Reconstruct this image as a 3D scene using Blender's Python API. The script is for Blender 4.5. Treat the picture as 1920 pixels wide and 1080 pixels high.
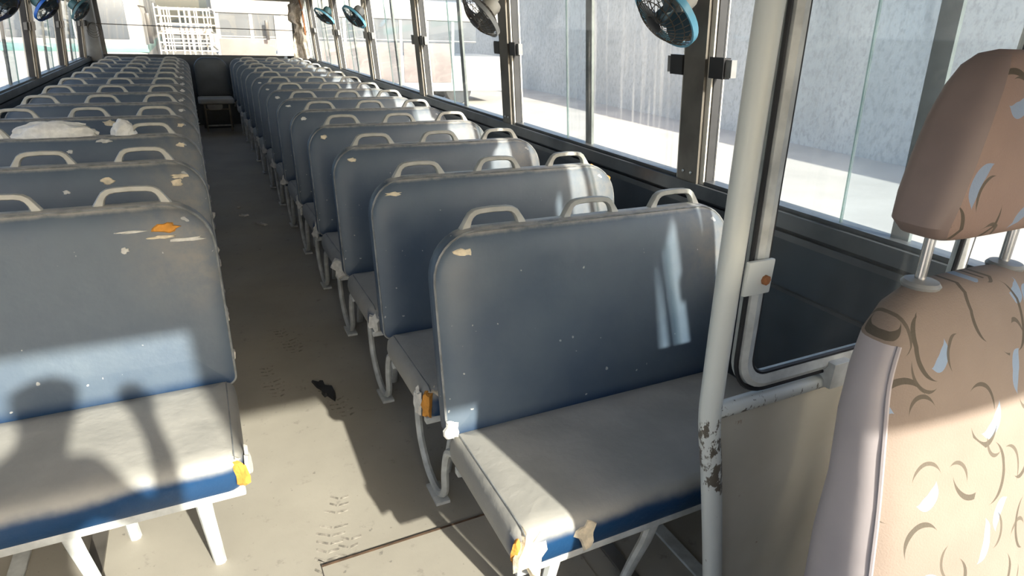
import bpy, bmesh, math, random
from mathutils import Vector, Matrix, noise

for o in list(bpy.data.objects):
    bpy.data.objects.remove(o)
S = bpy.context.scene
COL = S.collection
PI = math.pi

# ------------------------------------------------------------------ camera
cam_d = bpy.data.cameras.new('camera')
cam = bpy.data.objects.new('camera', cam_d)
COL.objects.link(cam)
cam_d.sensor_width = 36.0
cam_d.lens = 36.0 * 1164.5 / 1920.0
cam_d.clip_start = 0.02
cam_d.clip_end = 500
yaw, pitch, roll = math.radians(26.702), math.radians(-22.618), math.radians(-1.935)
fwd = Vector((math.sin(yaw) * math.cos(pitch), math.cos(yaw) * math.cos(pitch), math.sin(pitch)))
rt = Vector((math.cos(yaw), -math.sin(yaw), 0))
dn = fwd.cross(rt)
cr, sr = math.cos(roll), math.sin(roll)
ax = cr * rt + sr * dn
ay = -sr * rt + cr * dn
R3 = Matrix((ax, -ay, -fwd)).transposed()
cam.matrix_world = Matrix.Translation((0, 0, 1.5)) @ R3.to_4x4()
S.camera = cam

# ------------------------------------------------------------------ light
SUN = Vector((0.22, -1.0, 0.50)).normalized()          # towards the sun
w = bpy.data.worlds.new('sky_world')
S.world = w
w.use_nodes = True
wn = w.node_tree.nodes
wl = w.node_tree.links
sky = wn.new('ShaderNodeTexSky')
sky.sky_type = 'NISHITA'
sky.sun_disc = False
sky.sun_elevation = math.asin(SUN.z)
sky.sun_rotation = math.atan2(SUN.x, SUN.y)
sky.altitude = 20
sky.air_density = 1.0
sky.dust_density = 4.0
sky.ozone_density = 1.0
bg = wn['Background']
bg.inputs['Strength'].default_value = 0.28
wl.new(sky.outputs['Color'], bg.inputs['Color'])
sd = bpy.data.lights.new('sun', 'SUN')
sd.energy = 8.5
sd.angle = math.radians(0.9)
sd.color = (1.0, 0.92, 0.78)
sun = bpy.data.objects.new('sun', sd)
COL.objects.link(sun)
sun.rotation_euler = (-SUN).to_track_quat('-Z', 'Y').to_euler()
sun.location = (5, -15, 12)

S.view_settings.view_transform = 'Standard'
S.view_settings.look = 'None'
S.view_settings.gamma = 1.0
S.view_settings.use_curve_mapping = False
S.view_settings.exposure = 0.75
S.cycles.transparent_max_bounces = 32
S.cycles.max_bounces = 10
S.cycles.diffuse_bounces = 6

# ------------------------------------------------------------------ materials
MATS = {}


class NT:
    """small node helper"""
    def __init__(self, name):
        m = bpy.data.materials.new(name)
        m.use_nodes = True
        MATS[name] = m
        self.m = m
        self.n = m.node_tree.nodes
        self.l = m.node_tree.links
        self.b = self.n['Principled BSDF']
        tc = self.n.new('ShaderNodeTexCoord')
        self.obj = tc.outputs['Object']
        self.tc = tc

    def link(self, a, b):
        self.l.new(a, b)

    def val(self, x):
        return x

    def math(self, op, a, b=None, c=None, clamp=False):
        n = self.n.new('ShaderNodeMath')
        n.operation = op
        n.use_clamp = clamp
        for i, v in enumerate((a, b, c)):
            if v is None:
                continue
            if isinstance(v, (int, float)):
                n.inputs[i].default_value = v
            else:
                self.link(v, n.inputs[i])
        return n.outputs[0]

    def ramp(self, x, lo, hi, a=0.0, b=1.0):
        n = self.n.new('ShaderNodeMapRange')
        n.interpolation_type = 'SMOOTHSTEP'
        n.inputs['From Min'].default_value = lo
        n.inputs['From Max'].default_value = hi
        n.inputs['To Min'].default_value = a
        n.inputs['To Max'].default_value = b
        self.link(x, n.inputs['Value'])
        return n.outputs[0]

    def noise(self, scale, detail=4, rough=.55, vec=None, dist=0):
        n = self.n.new('ShaderNodeTexNoise')
        n.inputs['Scale'].default_value = scale
        n.inputs['Detail'].default_value = detail
        n.inputs['Roughness'].default_value = rough
        n.inputs['Distortion'].default_value = dist
        self.link(vec or self.obj, n.inputs['Vector'])
        return n.outputs[0]

    def mix(self, f, a, b):
        n = self.n.new('ShaderNodeMix')
        n.data_type = 'RGBA'
        n.clamp_factor = True
        for k, v in (('Factor', f), ('A', a), ('B', b)):
            s = [i for i in n.inputs if i.name == k and (i.type == 'RGBA' or (k == 'Factor' and i.type == 'VALUE'))][0]
            if isinstance(v, (int, float)):
                s.default_value = v
            elif isinstance(v, tuple):
                s.default_value = v + (1,) if len(v) == 3 else v
            else:
                self.link(v, s)
        return [o for o in n.outputs if o.type == 'RGBA'][0]

    def xyz(self, vec=None):
        n = self.n.new('ShaderNodeSeparateXYZ')
        self.link(vec or self.obj, n.inputs[0])
        return n.outputs

    def mapping(self, scale=(1, 1, 1), rot=(0, 0, 0), loc=(0, 0, 0), vec=None):
        n = self.n.new('ShaderNodeMapping')
        n.inputs['Scale'].default_value = scale
        n.inputs['Rotation'].default_value = rot
        n.inputs['Location'].default_value = loc
        self.link(vec or self.obj, n.inputs['Vector'])
        return n.outputs[0]

    def bump(self, h, strength=.2, dist=.01):
        n = self.n.new('ShaderNodeBump')
        n.inputs['Strength'].default_value = strength
        n.inputs['Distance'].default_value = dist
        self.link(h, n.inputs['Height'])
        self.link(n.outputs[0], self.b.inputs['Normal'])

    def set(self, color=None, rough=None, metal=None, spec=None):
        for k, v in (('Base Color', color), ('Roughness', rough), ('Metallic', metal), ('Specular IOR Level', spec)):
            if v is None:
                continue
            s = self.b.inputs[k]
            if isinstance(v, tuple):
                s.default_value = v + (1,)
            elif isinstance(v, (int, float)):
                s.default_value = v
            else:
                self.link(v, s)
        return self


def plain(name, c, rough=.5, metal=0.0, var=.25, scale=9.0, bump=0.0, bscale=60.0):
    t = NT(name)
    f = t.noise(scale)
    d = tuple(x * (1 - var) for x in c)
    e = tuple(min(1, x * (1 + var)) for x in c)
    t.set(t.mix(t.ramp(f, .3, .7), d, e), rough, metal)
    if bump:
        t.bump(t.noise(bscale), bump)
    return t.m


plain('handle_grey', (.42, .41, .37), .45, 0, .15, 14)
plain('white_paint', (.58, .60, .57), .38, 0, .10, 12)
plain('frame_paint', (.50, .51, .49), .42, 0, .18, 20)
plain('black_rubber', (.02, .02, .022), .6)
plain('black_plastic', (.018, .018, .02), .4)
plain('grey_plastic', (.20, .20, .20), .4)
plain('cream_paint', (.62, .58, .50), .5, 0, .12)
plain('cream_jamb', (.66, .62, .55), .45, 0, .12)
plain('steel_post', (.17, .155, .135), .42, .55, .22, 6)
plain('sill_metal', (.115, .12, .125), .4, .5, .25, 5)
plain('wall_panel', (.045, .057, .07), .45, 0, .25, 4)
plain('lining_white', (.42, .415, .40), .6)
plain('lining_grey', (.30, .29, .27), .6, 0, .2, 5)
plain('chrome', (.6, .6, .6), .25, .9, .05)
plain('foam_orange', (.62, .27, .045), .9, 0, .2, 30, .4, 90)
plain('foam_cream', (.68, .58, .42), .9, 0, .2, 40, .4, 90)
plain('cloth_white', (.62, .60, .55), .9, 0, .15, 40, .3, 120)
plain('piping_worn', (.20, .205, .205), .6, 0, .3, 25)
plain('plastic_white', (.72, .71, .68), .35, 0, .12, 30, .5, 26)
plain('fan_blue', (.03, .16, .62), .35, 0, .1)
plain('fan_sky_blue', (.16, .48, .68), .35, 0, .1)
plain('fan_teal', (.10, .22, .26), .4, 0, .1)
plain('fan_blade_dark', (.05, .10, .14), .35, 0, .1)
plain('fan_grey', (.26, .27, .27), .4, 0, .1)
plain('wire_brown', (.11, .09, .07), .45, .4, .3, 30)
plain('wire_black', (.02, .02, .02), .5)
plain('rust', (.32, .13, .05), .8, .1, .4, 25)
plain('torn_paper', (.42, .37, .31), .85, 0, .35, 12, .6, 30)
plain('mauve_vinyl', (.36, .32, .325), .5, 0, .08, 5, .1, 14)
plain('mauve_brown', (.22, .165, .15), .6, 0, .10, 7)
plain('ground_sand', (.42, .39, .35), .9, 0, .10, .6, .3, 8)
plain('bus_white', (.27, .27, .262), .35, 0, .04, 2)
plain('bus_teal', (.13, .245, .225), .4, 0, .08, 2)
plain('bus_pink', (.15, .126, .122), .6, 0, .15, 2)
plain('bus_glass', (.055, .066, .08), .45, 0, .15, 1.5)
plain('cage_white', (.29, .28, .25), .5, 0, .05)
plain('stile_green', (.10, .118, .116), .4, .2, .2, 12)
plain('seam_dirt', (.10, .06, .035), .9, 0, .4, 30)
plain('tyre', (.03, .03, .03), .8)
plain('visor_dark', (.08, .08, .08), .6)
plain('skin', (.45, .28, .2), .6)
plain('shirt', (.25, .28, .33), .8)


def m_backrest():
    t = NT('backrest_vinyl')
    x, y, z = t.xyz()
    n1 = t.noise(3.0, 5)
    n2 = t.noise(16.0, 6, .65)
    n3 = t.noise(60.0, 3)
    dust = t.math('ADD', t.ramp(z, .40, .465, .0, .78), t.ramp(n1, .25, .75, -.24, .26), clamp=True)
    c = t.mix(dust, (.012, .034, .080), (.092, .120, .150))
    gr = t.math('MULTIPLY', t.math('MULTIPLY', t.ramp(x, .20, .48), t.ramp(z, .60, .85)), t.ramp(n2, .3, .7, .15, .75))
    c = t.mix(gr, c, (.20, .185, .165))
    wear = t.math('MULTIPLY', t.ramp(t.math('ADD', z, t.math('MULTIPLY', n2, .016)), .974, .988), t.ramp(n2, .3, .55, .35, 1))
    c = t.mix(wear, c, (.36, .34, .305))
    sp = t.ramp(t.noise(40, 1, .4), .765, .78)
    c = t.mix(t.math('MULTIPLY', sp, .8), c, (.42, .42, .40))
    t.set(c, t.ramp(n1, .2, .8, .34, .55))
    t.bump(t.math('ADD', t.math('MULTIPLY', n1, 1.0), t.math('MULTIPLY', n3, .08)), .25, .02)


def m_seat():
    t = NT('seat_vinyl')
    x, y, z = t.xyz()
    n1 = t.noise(5.0, 5)
    n2 = t.noise(26.0, 6, .65)
    zz = t.math('ADD', z, t.math('MULTIPLY', t.math('SUBTRACT', n1, .5), .05))
    d1 = t.ramp(zz, .375, .412)
    d2 = t.ramp(y, -.575, -.535)
    d = t.math('MAXIMUM', d1, d2)
    grey = t.mix(t.ramp(n1, .25, .75), (.29, .28, .252), (.37, .352, .315))
    c = t.mix(d, (.010, .045, .115), grey)
    sc = t.ramp(t.noise(9, 5, .7, t.mapping((1, 4, 1), (0, 0, .4))), .70, .74)
    c = t.mix(t.math('MULTIPLY', sc, .5), c, (.06, .06, .06))
    t.set(c, t.ramp(d, 0, 1, .32, .58))
    t.bump(t.math('ADD', t.math('MULTIPLY', n1, 1.2), t.math('MULTIPLY', n2, .25)), .3, .02)


def m_floor():
    t = NT('floor_vinyl')
    n1 = t.noise(1.6, 5)
    n2 = t.noise(14.0, 8, .7)
    c = t.mix(t.ramp(n1, .3, .7), (.29, .265, .22), (.36, .33, .275))
    c = t.mix(t.ramp(n2, .58, .70, 0, .55), c, (.17, .155, .135))
    sp = t.ramp(t.noise(34, 3, .6), .68, .73)
    c = t.mix(t.math('MULTIPLY', sp, .6), c, (.12, .11, .10))
    t.set(c, .62)
    t.bump(n2, .15, .01)


def m_fabric(name='seat_fabric', base1=(.215, .165, .134), base2=(.26, .203, .165), off=(0, 0, 0)):
    t = NT(name)
    x, y, z = t.xyz()
    cv = t.n.new('ShaderNodeCombineXYZ')
    t.link(x, cv.inputs[0])
    t.link(z, cv.inputs[1])
    base = t.mix(t.ramp(t.noise(3.5), .3, .7), base1, base2)

    def arcs(scale, r0, r1, wdt, seed, lim):
        v = t.mapping((scale, scale * .72, 1), (0, 0, .5 * seed), (seed * 3.1 + off[0], seed * 1.7, 0), cv.outputs[0])
        vo = t.n.new('ShaderNodeTexVoronoi')
        vo.voronoi_dimensions = '2D'
        vo.inputs['Scale'].default_value = 1.0
        vo.inputs['Randomness'].default_value = .75
        t.link(v, vo.inputs['Vector'])
        sb = t.n.new('ShaderNodeVectorMath')
        sb.operation = 'SUBTRACT'
        t.link(v, sb.inputs[0])
        t.link(vo.outputs['Position'], sb.inputs[1])
        dx, dy, _ = t.xyz(sb.outputs[0])
        sc = t.n.new('ShaderNodeSeparateColor')
        t.link(vo.outputs['Color'], sc.inputs[0])
        ang = t.math('SUBTRACT', t.math('ARCTAN2', dy, dx), t.math('MULTIPLY', sc.outputs[0], 6.283))
        cs = t.math('COSINE', ang)                      # 1 at the middle of the stroke
        rad = t.math('SQRT', t.math('ADD', t.math('MULTIPLY', dx, dx), t.math('MULTIPLY', dy, dy)))
        r = t.math('ADD', r0, t.math('MULTIPLY', sc.outputs[1], r1 - r0))
        dd = t.math('ABSOLUTE', t.math('SUBTRACT', rad, r))
        wid = t.math('MULTIPLY', t.ramp(cs, lim, 1.0), wdt)
        return t.math('MULTIPLY', t.math('LESS_THAN', dd, wid), t.math('GREATER_THAN', cs, lim))

    blue = arcs(9.5, .2, .36, .075, 2.0, .6)
    base = t.mix(t.math('MULTIPLY', blue, .7), base, (.22, .34, .50))
    d1 = arcs(11.0, .28, .42, .036, 1.0, .20)
    d2 = arcs(14.0, .26, .44, .032, 3.3, .30)
    base = t.mix(t.math('MULTIPLY', d1, .95), base, (.075, .062, .045))
    base = t.mix(t.math('MULTIPLY', d2, .9), base, (.09, .075, .055))
    t.set(base, .85)
    wv = t.noise(320, 2)
    t.bump(t.math('ADD', t.math('MULTIPLY', wv, .15), t.noise(6, 3)), .25, .02)


def m_glass(name, tint, dust, streak=False, gloss=.02):
    t = NT(name)
    n, l = t.n, t.l
    out = n['Material Output']
    tr = n.new('ShaderNodeBsdfTransparent')
    tr.inputs[0].default_value = tint + (1,)
    gl = n.new('ShaderNodeBsdfGlossy')
    gl.inputs['Roughness'].default_value = gloss
    gl.inputs['Color'].default_value = (1, 1, 1, 1)
    lw = n.new('ShaderNodeLayerWeight')
    lw.inputs[0].default_value = .5
    fac = t.math('ADD', .025, t.math('MULTIPLY', t.math('POWER', lw.outputs['Facing'], 6.0), .30))
    m1 = n.new('ShaderNodeMixShader')
    l.new(fac, m1.inputs[0])
    l.new(tr.outputs[0], m1.inputs[1])
    l.new(gl.outputs[0], m1.inputs[2])
    tl = n.new('ShaderNodeBsdfTranslucent')
    tl.inputs[0].default_value = (.9, .89, .86, 1)
    df = n.new('ShaderNodeBsdfDiffuse')
    df.inputs[0].default_value = (.8, .79, .76, 1)
    m2 = n.new('ShaderNodeMixShader')
    m2.inputs[0].default_value = .5
    l.new(tl.outputs[0], m2.inputs[1])
    l.new(df.outputs[0], m2.inputs[2])
    m3 = n.new('ShaderNodeMixShader')
    nz = t.noise(4, 5)
    f = t.ramp(nz, .3, .75, dust * .5, dust * 1.5)
    if streak:
        v = t.mapping((1, 34, .8))
        s = t.ramp(t.noise(1.0, 5, .7, v), .52, .74, 0, .38)
        yy = t.xyz()[1]
        f = t.math('ADD', f, s, clamp=True)
    l.new(f, m3.inputs[0])
    l.new(m1.outputs[0], m3.inputs[1])
    l.new(m2.outputs[0], m3.inputs[2])
    l.new(m3.outputs[0], out.inputs['Surface'])


def m_stucco():
    t = NT('stucco_grey')
    n1 = t.noise(.5, 4)
    n2 = t.noise(8.0, 8, .75, t.mapping((1, 1, .6)))
    c = t.mix(t.ramp(n1, .3, .7), (.56, .545, .50), (.66, .64, .59))
    c = t.mix(t.ramp(n2, .46, .62, 0, .7), c, (.42, .405, .37))
    t.set(c, .9)
    t.bump(n2, .6, .05)


def m_chipped():
    t = NT('chipped_paint')
    z = t.xyz()[2]
    n2 = t.noise(45.0, 6, .7, t.mapping((1, 1, .45)))
    zone = t.math('MULTIPLY', t.ramp(z, .50, .60), t.ramp(z, .83, .72))
    zone2 = t.math('MAXIMUM', t.math('MULTIPLY', zone, .22), t.math('MULTIPLY', t.ramp(z, .52, .2), .10))
    chip = t.ramp(t.math('ADD', n2, zone2), .70, .73)
    c = t.mix(chip, (.60, .62, .59), (.11, .095, .075))
    t.set(c, .38)


def m_rusty_cream():
    t = NT('rusty_cream_panel')
    n1 = t.noise(2.5, 4)
    n2 = t.noise(18.0, 6, .7)
    c = t.mix(t.ramp(n1, .3, .7), (.55, .51, .42), (.64, .60, .51))
    c = t.mix(t.ramp(n2, .66, .74, 0, .9), c, (.26, .13, .05))
    t.set(c, .55)


m_backrest()
m_seat()
m_floor()
m_fabric()
m_fabric('headrest_fabric', (.255, .175, .145), (.31, .215, .175), (2.3, 0, 0))
m_glass('window_glass', (.92, .95, .972), .02)
m_glass('streaked_glass', (.945, .965, .978), .02, True)
m_glass('partition_glass', (.93, .955, .965), .022)
m_glass('rear_glass', (.97, .97, .96), .04)
m_glass('thick_glass_edge', (.35, .50, .48), .25)
m_stucco()
m_chipped()
m_rusty_cream()


# ------------------------------------------------------------------ mesh helpers
def new_bm():
    return bmesh.new()


def to_mesh(bm, name, smooth=True):
    bmesh.ops.recalc_face_normals(bm, faces=bm.faces)
    me = bpy.data.meshes.new(name)
    bm.to_mesh(me)
    bm.free()
    if smooth:
        for p in me.polygons:
            p.use_smooth = True
        try:
            me.set_sharp_from_angle(angle=math.radians(42))
        except Exception:
            pass
    return me


def obj(name, me, mat=None, parent=None, loc=None, label=None, smooth=True):
    if isinstance(me, bmesh.types.BMesh):
        me = to_mesh(me, name, smooth)
    if mat and not me.materials:
        me.materials.append(MATS[mat])
    o = bpy.data.objects.new(name, me)
    COL.objects.link(o)
    if parent:
        o.parent = parent
    if loc is not None:
        o.location = loc
    if label:
        o['label'] = label
    return o


def tag(o, label, cat, group=None):
    o['label'] = label
    o['category'] = cat
    if group:
        o['group'] = group
    return o


def thing(name, label, cat, loc=(0, 0, 0), group=None, rotz=0):
    o = bpy.data.objects.new(name, None)
    COL.objects.link(o)
    o.empty_display_size = .1
    o.location = loc
    o.rotation_euler = (0, 0, rotz)
    return tag(o, label, cat, group)


def struct(o, label):
    o['kind'] = 'structure'
    o['label'] = label
    return o


def box(bm, x0, x1, y0, y1, z0, z1, bev=0.0):
    c = [(x, y, z) for x in (x0, x1) for y in (y0, y1) for z in (z0, z1)]
    v = [bm.verts.new(p) for p in c]
    fs = [(0, 1, 3, 2), (4, 6, 7, 5), (0, 4, 5, 1), (2, 3, 7, 6), (0, 2, 6, 4), (1, 5, 7, 3)]
    f = [bm.faces.new([v[i] for i in q]) for q in fs]
    if bev > 0:
        es = set()
        for q in f:
            es.update(q.edges)
        bmesh.ops.bevel(bm, geom=list(es), offset=bev, segments=2, affect='EDGES', profile=.6)
    return bm


def hexa(bm, pts):
    """8 points in the order of box()"""
    v = [bm.verts.new(p) for p in pts]
    for q in [(0, 1, 3, 2), (4, 6, 7, 5), (0, 4, 5, 1), (2, 3, 7, 6), (0, 2, 6, 4), (1, 5, 7, 3)]:
        bm.faces.new([v[i] for i in q])
    return bm


def catmull(pts, n=6, closed=False):
    P = [Vector(p) for p in pts]
    out = []
    m = len(P)
    rng = range(m if closed else m - 1)
    for i in rng:
        if closed:
            p0, p1, p2, p3 = P[(i - 1) % m], P[i], P[(i + 1) % m], P[(i + 2) % m]
        else:
            p0 = P[i - 1] if i > 0 else P[0]
            p1, p2 = P[i], P[i + 1]
            p3 = P[i + 2] if i + 2 < m else P[-1]
        for k in range(n):
            t = k / n
            out.append(.5 * ((2 * p1) + (p2 - p0) * t + (2 * p0 - 5 * p1 + 4 * p2 - p3) * t * t + (3 * p1 - p0 - 3 * p2 + p3) * t ** 3))
    if not closed:
        out.append(P[-1])
    return out


def tube(bm, pts, r, seg=8, closed=False, caps=True, flat=1.0, up=None):
    P = [Vector(p) for p in pts]
    n = len(P)
    rings = []
    prev = None
    for i in range(n):
        if closed:
            t = P[(i + 1) % n] - P[(i - 1) % n]
        else:
            t = P[min(i + 1, n - 1)] - P[max(i - 1, 0)]
        t.normalize()
        if prev is None:
            a = up if up else (Vector((0, 0, 1)) if abs(t.z) < .9 else Vector((1, 0, 0)))
            u = (a - t * a.dot(t)).normalized()
        else:
            u = (prev - t * prev.dot(t)).normalized()
        prev = u
        v = t.cross(u)
        rr = r(i / (n - 1)) if callable(r) else r
        rings.append([bm.verts.new(P[i] + u * math.cos(2 * PI * k / seg) * rr + v * math.sin(2 * PI * k / seg) * rr * flat) for k in range(seg)])
    m = n if closed else n - 1
    for i in range(m):
        A, B = rings[i], rings[(i + 1) % n]
        for k in range(seg):
            bm.faces.new((A[k], A[(k + 1) % seg], B[(k + 1) % seg], B[k]))
    if caps and not closed:
        bm.faces.new(rings[0][::-1])
        bm.faces.new(rings[-1])
    return bm


def rrect(w, h, rt, rb, d=0.0, seg=6):
    """rounded rectangle in (x,z), z from 0 to h, inset by d"""
    pts = []
    for cx, cz, r, a0 in ((w / 2 - rb, rb, rb, -PI / 2), (w / 2 - rt, h - rt, rt, 0), (-w / 2 + rt, h - rt, rt, PI / 2), (-w / 2 + rb, rb, rb, PI)):
        rr = max(r - d, .002)
        k = 0 if r - d >= .002 else (d - r + .002)
        for i in range(seg + 1):
            a = a0 + PI / 2 * i / seg
            x = cx + math.cos(a) * rr
            z = cz + math.sin(a) * rr
            if k:
                x -= math.copysign(k, cx)
                z += k if a0 in (-PI / 2, PI) else -k
            pts.append((x, z))
    return pts


def ring_stack(bm, rings):
    R = [[bm.verts.new(p) for p in ring] for ring in rings]
    for A, B in zip(R, R[1:]):
        n = len(A)
        for k in range(n):
            bm.faces.new((A[k], A[(k + 1) % n], B[(k + 1) % n], B[k]))
    bm.faces.new(R[0][::-1])
    bm.faces.new(R[-1])
    return R


def lathe(bm, prof, seg=20, mtx=None):
    """profile [(r, z)] around z"""
    R = []
    for r, z in prof:
        R.append([bm.verts.new((r * math.cos(2 * PI * k / seg), r * math.sin(2 * PI * k / seg), z)) for k in range(seg)])
    for A, B in zip(R, R[1:]):
        for k in range(seg):
            bm.faces.new((A[k], A[(k + 1) % seg], B[(k + 1) % seg], B[k]))
    bm.faces.new(R[0][::-1])
    bm.faces.new(R[-1])
    if mtx is not None:
        bmesh.ops.transform(bm, matrix=mtx, verts=[v for ring in R for v in ring])
    return bm


def blob(bm, outline, normal, thick, seed=0, jitter=.12, centre=(0, 0, 0), ax=None):
    """thin irregular patch: outline radius pairs in the plane, domed"""
    n = Vector(normal).normalized()
    a = Vector(ax) if ax else n.orthogonal()
    a = (a - n * a.dot(n)).normalized()
    b = n.cross(a)
    c = Vector(centre)
    rnd = random.Random(seed)
    w_, h_ = outline
    N = 14
    base, mid = [], []
    for k in range(N):
        t = 2 * PI * k / N
        r = 1 + rnd.uniform(-jitter, jitter) * 2
        p = a * math.cos(t) * w_ * r + b * math.sin(t) * h_ * r
        base.append(c + p - n * thick * .6)
        mid.append(c + p * (.86 + rnd.uniform(-.08, .05)) + n * thick * rnd.uniform(.5, 1.1))
    B = [bm.verts.new(p) for p in base]
    Mv = [bm.verts.new(p) for p in mid]
    top = bm.verts.new(c + n * thick * .7)
    for k in range(N):
        bm.faces.new((B[k], B[(k + 1) % N], Mv[(k + 1) % N], Mv[k]))
        bm.faces.new((Mv[k], Mv[(k + 1) % N], top))
    bm.faces.new(B[::-1])
    return bm


ORD = 'first second third fourth fifth sixth seventh eighth ninth tenth eleventh twelfth thirteenth fourteenth'.split()

# ------------------------------------------------------------------ the bus shell
YF, YR = -0.92, 10.78            # front and rear ends of the saloon
ZC = 2.10                        # ceiling
SILL, WTOP = 0.975, 1.80


def WX(side, z):
    if side > 0:
        return 1.72 - .09 * max(0.0, z - SILL)
    return -1.245 + .09 * max(0.0, z - SILL)


def wbox(bm, side, y0, y1, z0, z1, d0, d1):
    """box that leans with the side wall; d = distance inwards from the wall line"""
    pts = []
    for d in (d0, d1):
        for y in (y0, y1):
            for z in (z0, z1):
                pts.append((WX(side, z) - side * d, y, z))
    return hexa(bm, pts)


bm = new_bm()
box(bm, -1.32, 1.80, YF - .1, YR + .1, -.06, 0)
floor = struct(obj('floor', bm, 'floor_vinyl', smooth=False), 'dusty beige vinyl bus floor of the aisle with footprints')
bm = new_bm()
box(bm, -1.30, 1.78, YF - .1, YR + .1, ZC, ZC + .08)
struct(obj('ceiling', bm, 'lining_white', smooth=False), 'pale lining of the bus roof above the seats')

for side, nm in ((1, 'right'), (-1, 'left')):
    YS = YF if side > 0 else .50            # unseen open doorway on the left, added to let more light into the front
    bm = new_bm()
    wbox(bm, side, YS, YR, 0, .915, 0.0, -.05)
    o = struct(obj('wall_' + nm, bm, 'wall_panel', smooth=False), 'dark blue-grey side panel below the windows on the %s' % nm)
    bm = new_bm()
    wbox(bm, side, YF, YR, WTOP, ZC, .03, -.05)
    obj('cantrail', bm, 'lining_white', o, smooth=False)
    bm = new_bm()
    wbox(bm, side, YS, YR, .70, .712, .012, -.002)
    obj('panel_strip', bm, 'sill_metal', o, smooth=False)
    # sill: ledge, dark channel, lower lip
    t = bpy.data.objects.new('trim_1' if side > 0 else 'trim_2', None)
    COL.objects.link(t)
    struct(t, 'dark aluminium window sill rail along the %s windows' % nm)
    bm = new_bm()
    wbox(bm, side, YS, YR, .925, .975, .050, -.05)
    obj('sill_ledge', bm, 'sill_metal', t, smooth=False)
    bm = new_bm()
    wbox(bm, side, YS, YR, .905, .925, .012, -.04)
    obj('sill_channel', bm, 'black_rubber', t, smooth=False)
    bm = new_bm()
    wbox(bm, side, YS, YR, .883, .905, .030, -.04)
    obj('sill_lip', bm, 'sill_metal', t, smooth=False)

# posts and windows
posts = {1: [-.82, .23, 1.85, 3.47, 5.09, 6.71, 8.33, 9.95], -1: [-.82, .52, 2.14, 3.76, 5.38, 7.00, 8.62, 10.24]}
screw_bm = new_bm()
lathe(screw_bm, [(.007, 0), (.007, .002), (.004, .004)], 8)
screw_me = to_mesh(screw_bm, 'screw')
screw_me.materials.append(MATS['chrome'])
tn, wnum = 3, 1
for side in (1, -1):
    nm = 'right' if side > 0 else 'left'
    ps = posts[side]
    for i, py in enumerate(ps):
        if side < 0 and i == 0:
            continue
        bm = new_bm()
        wbox(bm, side, py - .055, py + .055, SILL, WTOP, .045, -.02)
        o = struct(obj('trim_%d' % tn, bm, 'steel_post', smooth=False), 'bare steel window pillar on the %s, %s from the front' % (nm, ORD[i]))
        tn += 1
        for s in (-1, 1):
            bm = new_bm()
            wbox(bm, side, py + s * .055, py + s * .077, SILL, WTOP, .030, -.03)
            obj('jamb_strip', bm, 'cream_jamb', o, smooth=False)
            bm = new_bm()
            wbox(bm, side, py + s * .077, py + s * .083, SILL, WTOP, .022, -.02)
            obj('rubber_strip', bm, 'black_rubber', o, smooth=False)
        if side > 0 and .2 < py < 4:
            for s in (-.022, .022):
                for zz in (1.012,):
                    q = obj('screw', screw_me, None, o, (WX(side, zz) - side * .0455, py + s, zz))
                    q.rotation_euler = (0, -PI / 2 * side, 0)
    for i in range(len(ps)):
        y0 = ps[i] + .083
        y1 = (ps[i + 1] if i + 1 < len(ps) else YR - .05) - .083
        if y1 - y0 < .12 or (side < 0 and i == 0):
            continue
        e = bpy.data.objects.new('window_%d' % wnum, None)
        COL.objects.link(e)
        e.location = (WX(side, SILL), (y0 + y1) / 2, SILL)
        struct(e, 'sliding glass side window on the %s, %s from the front' % (nm, ORD[i]))
        wnum += 1
        off = Vector(e.location)

        def wpart(name, mat, *a):
            b = new_bm()
            wbox(b, side, *a)
            bmesh.ops.translate(b, verts=b.verts, vec=-off)
            return obj(name, b, mat, e, smooth=False)
        mid = (y0 + y1) / 2
        ov = .075 if y1 - y0 > .8 else .03
        g1 = 'streaked_glass' if (side > 0 and i == 2) else 'window_glass'
        wpart('track', 'sill_metal', y0, y1, SILL, SILL + .014, .03, -.03)
        p1 = wpart('pane', g1, y0, mid + 2 * ov, SILL + .012, WTOP, .010, .005)
        wpart('pane_edge', 'thick_glass_edge', mid + 2 * ov, mid + 2 * ov + .005, SILL + .012, WTOP, .012, .003)
        p2 = wpart('pane', 'window_glass', mid, y1, SILL + .012, WTOP, -.010, -.015)
        wpart('pane_stile', 'stile_green', mid - .052, mid, SILL + .012, WTOP, -.004, -.018)
        for ya, yb, yc in ((y0, y0 + .045, y0 + .085), (y1 - .045, y1, y1 - .085)):
            la = wpart('latch', 'black_plastic', min(ya, yb) - .012, max(ya, yb) + .012, 1.362, 1.432, .040, .008)
            yk = (yb, yc) if ya < mid - .1 and yb > ya and ya == y0 else (yc, ya)
            b = new_bm()
            wbox(b, side, min(yk), max(yk), 1.368, 1.426, .030, .006)
            bmesh.ops.translate(b, verts=b.verts, vec=-off)
            obj('thumb_grip', b, 'grey_plastic', la, smooth=False)

# rear wall with its window
RY = 10.78
bm = new_bm()
box(bm, -1.30, 1.77, RY, RY + .06, 0, 1.0)
wr = struct(obj('wall_rear', bm, 'wall_panel', smooth=False), 'dark rear wall of the bus under the back window')
for a in ((-1.30, -1.02, 1.0, ZC), (1.50, 1.77, 1.0, ZC), (-1.02, 1.50, 1.785, ZC)):
    bm = new_bm()
    box(bm, a[0], a[1], RY, RY + .06, a[2], a[3])
    obj('rear_lining', bm, 'lining_grey', wr, smooth=False)
rw = bpy.data.objects.new('window_%d' % wnum, None)
COL.objects.link(rw)
rw.location = (.24, RY, 1.0)
struct(rw, 'wide rear window of the bus overlooking parked vehicles')
wnum += 1


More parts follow.
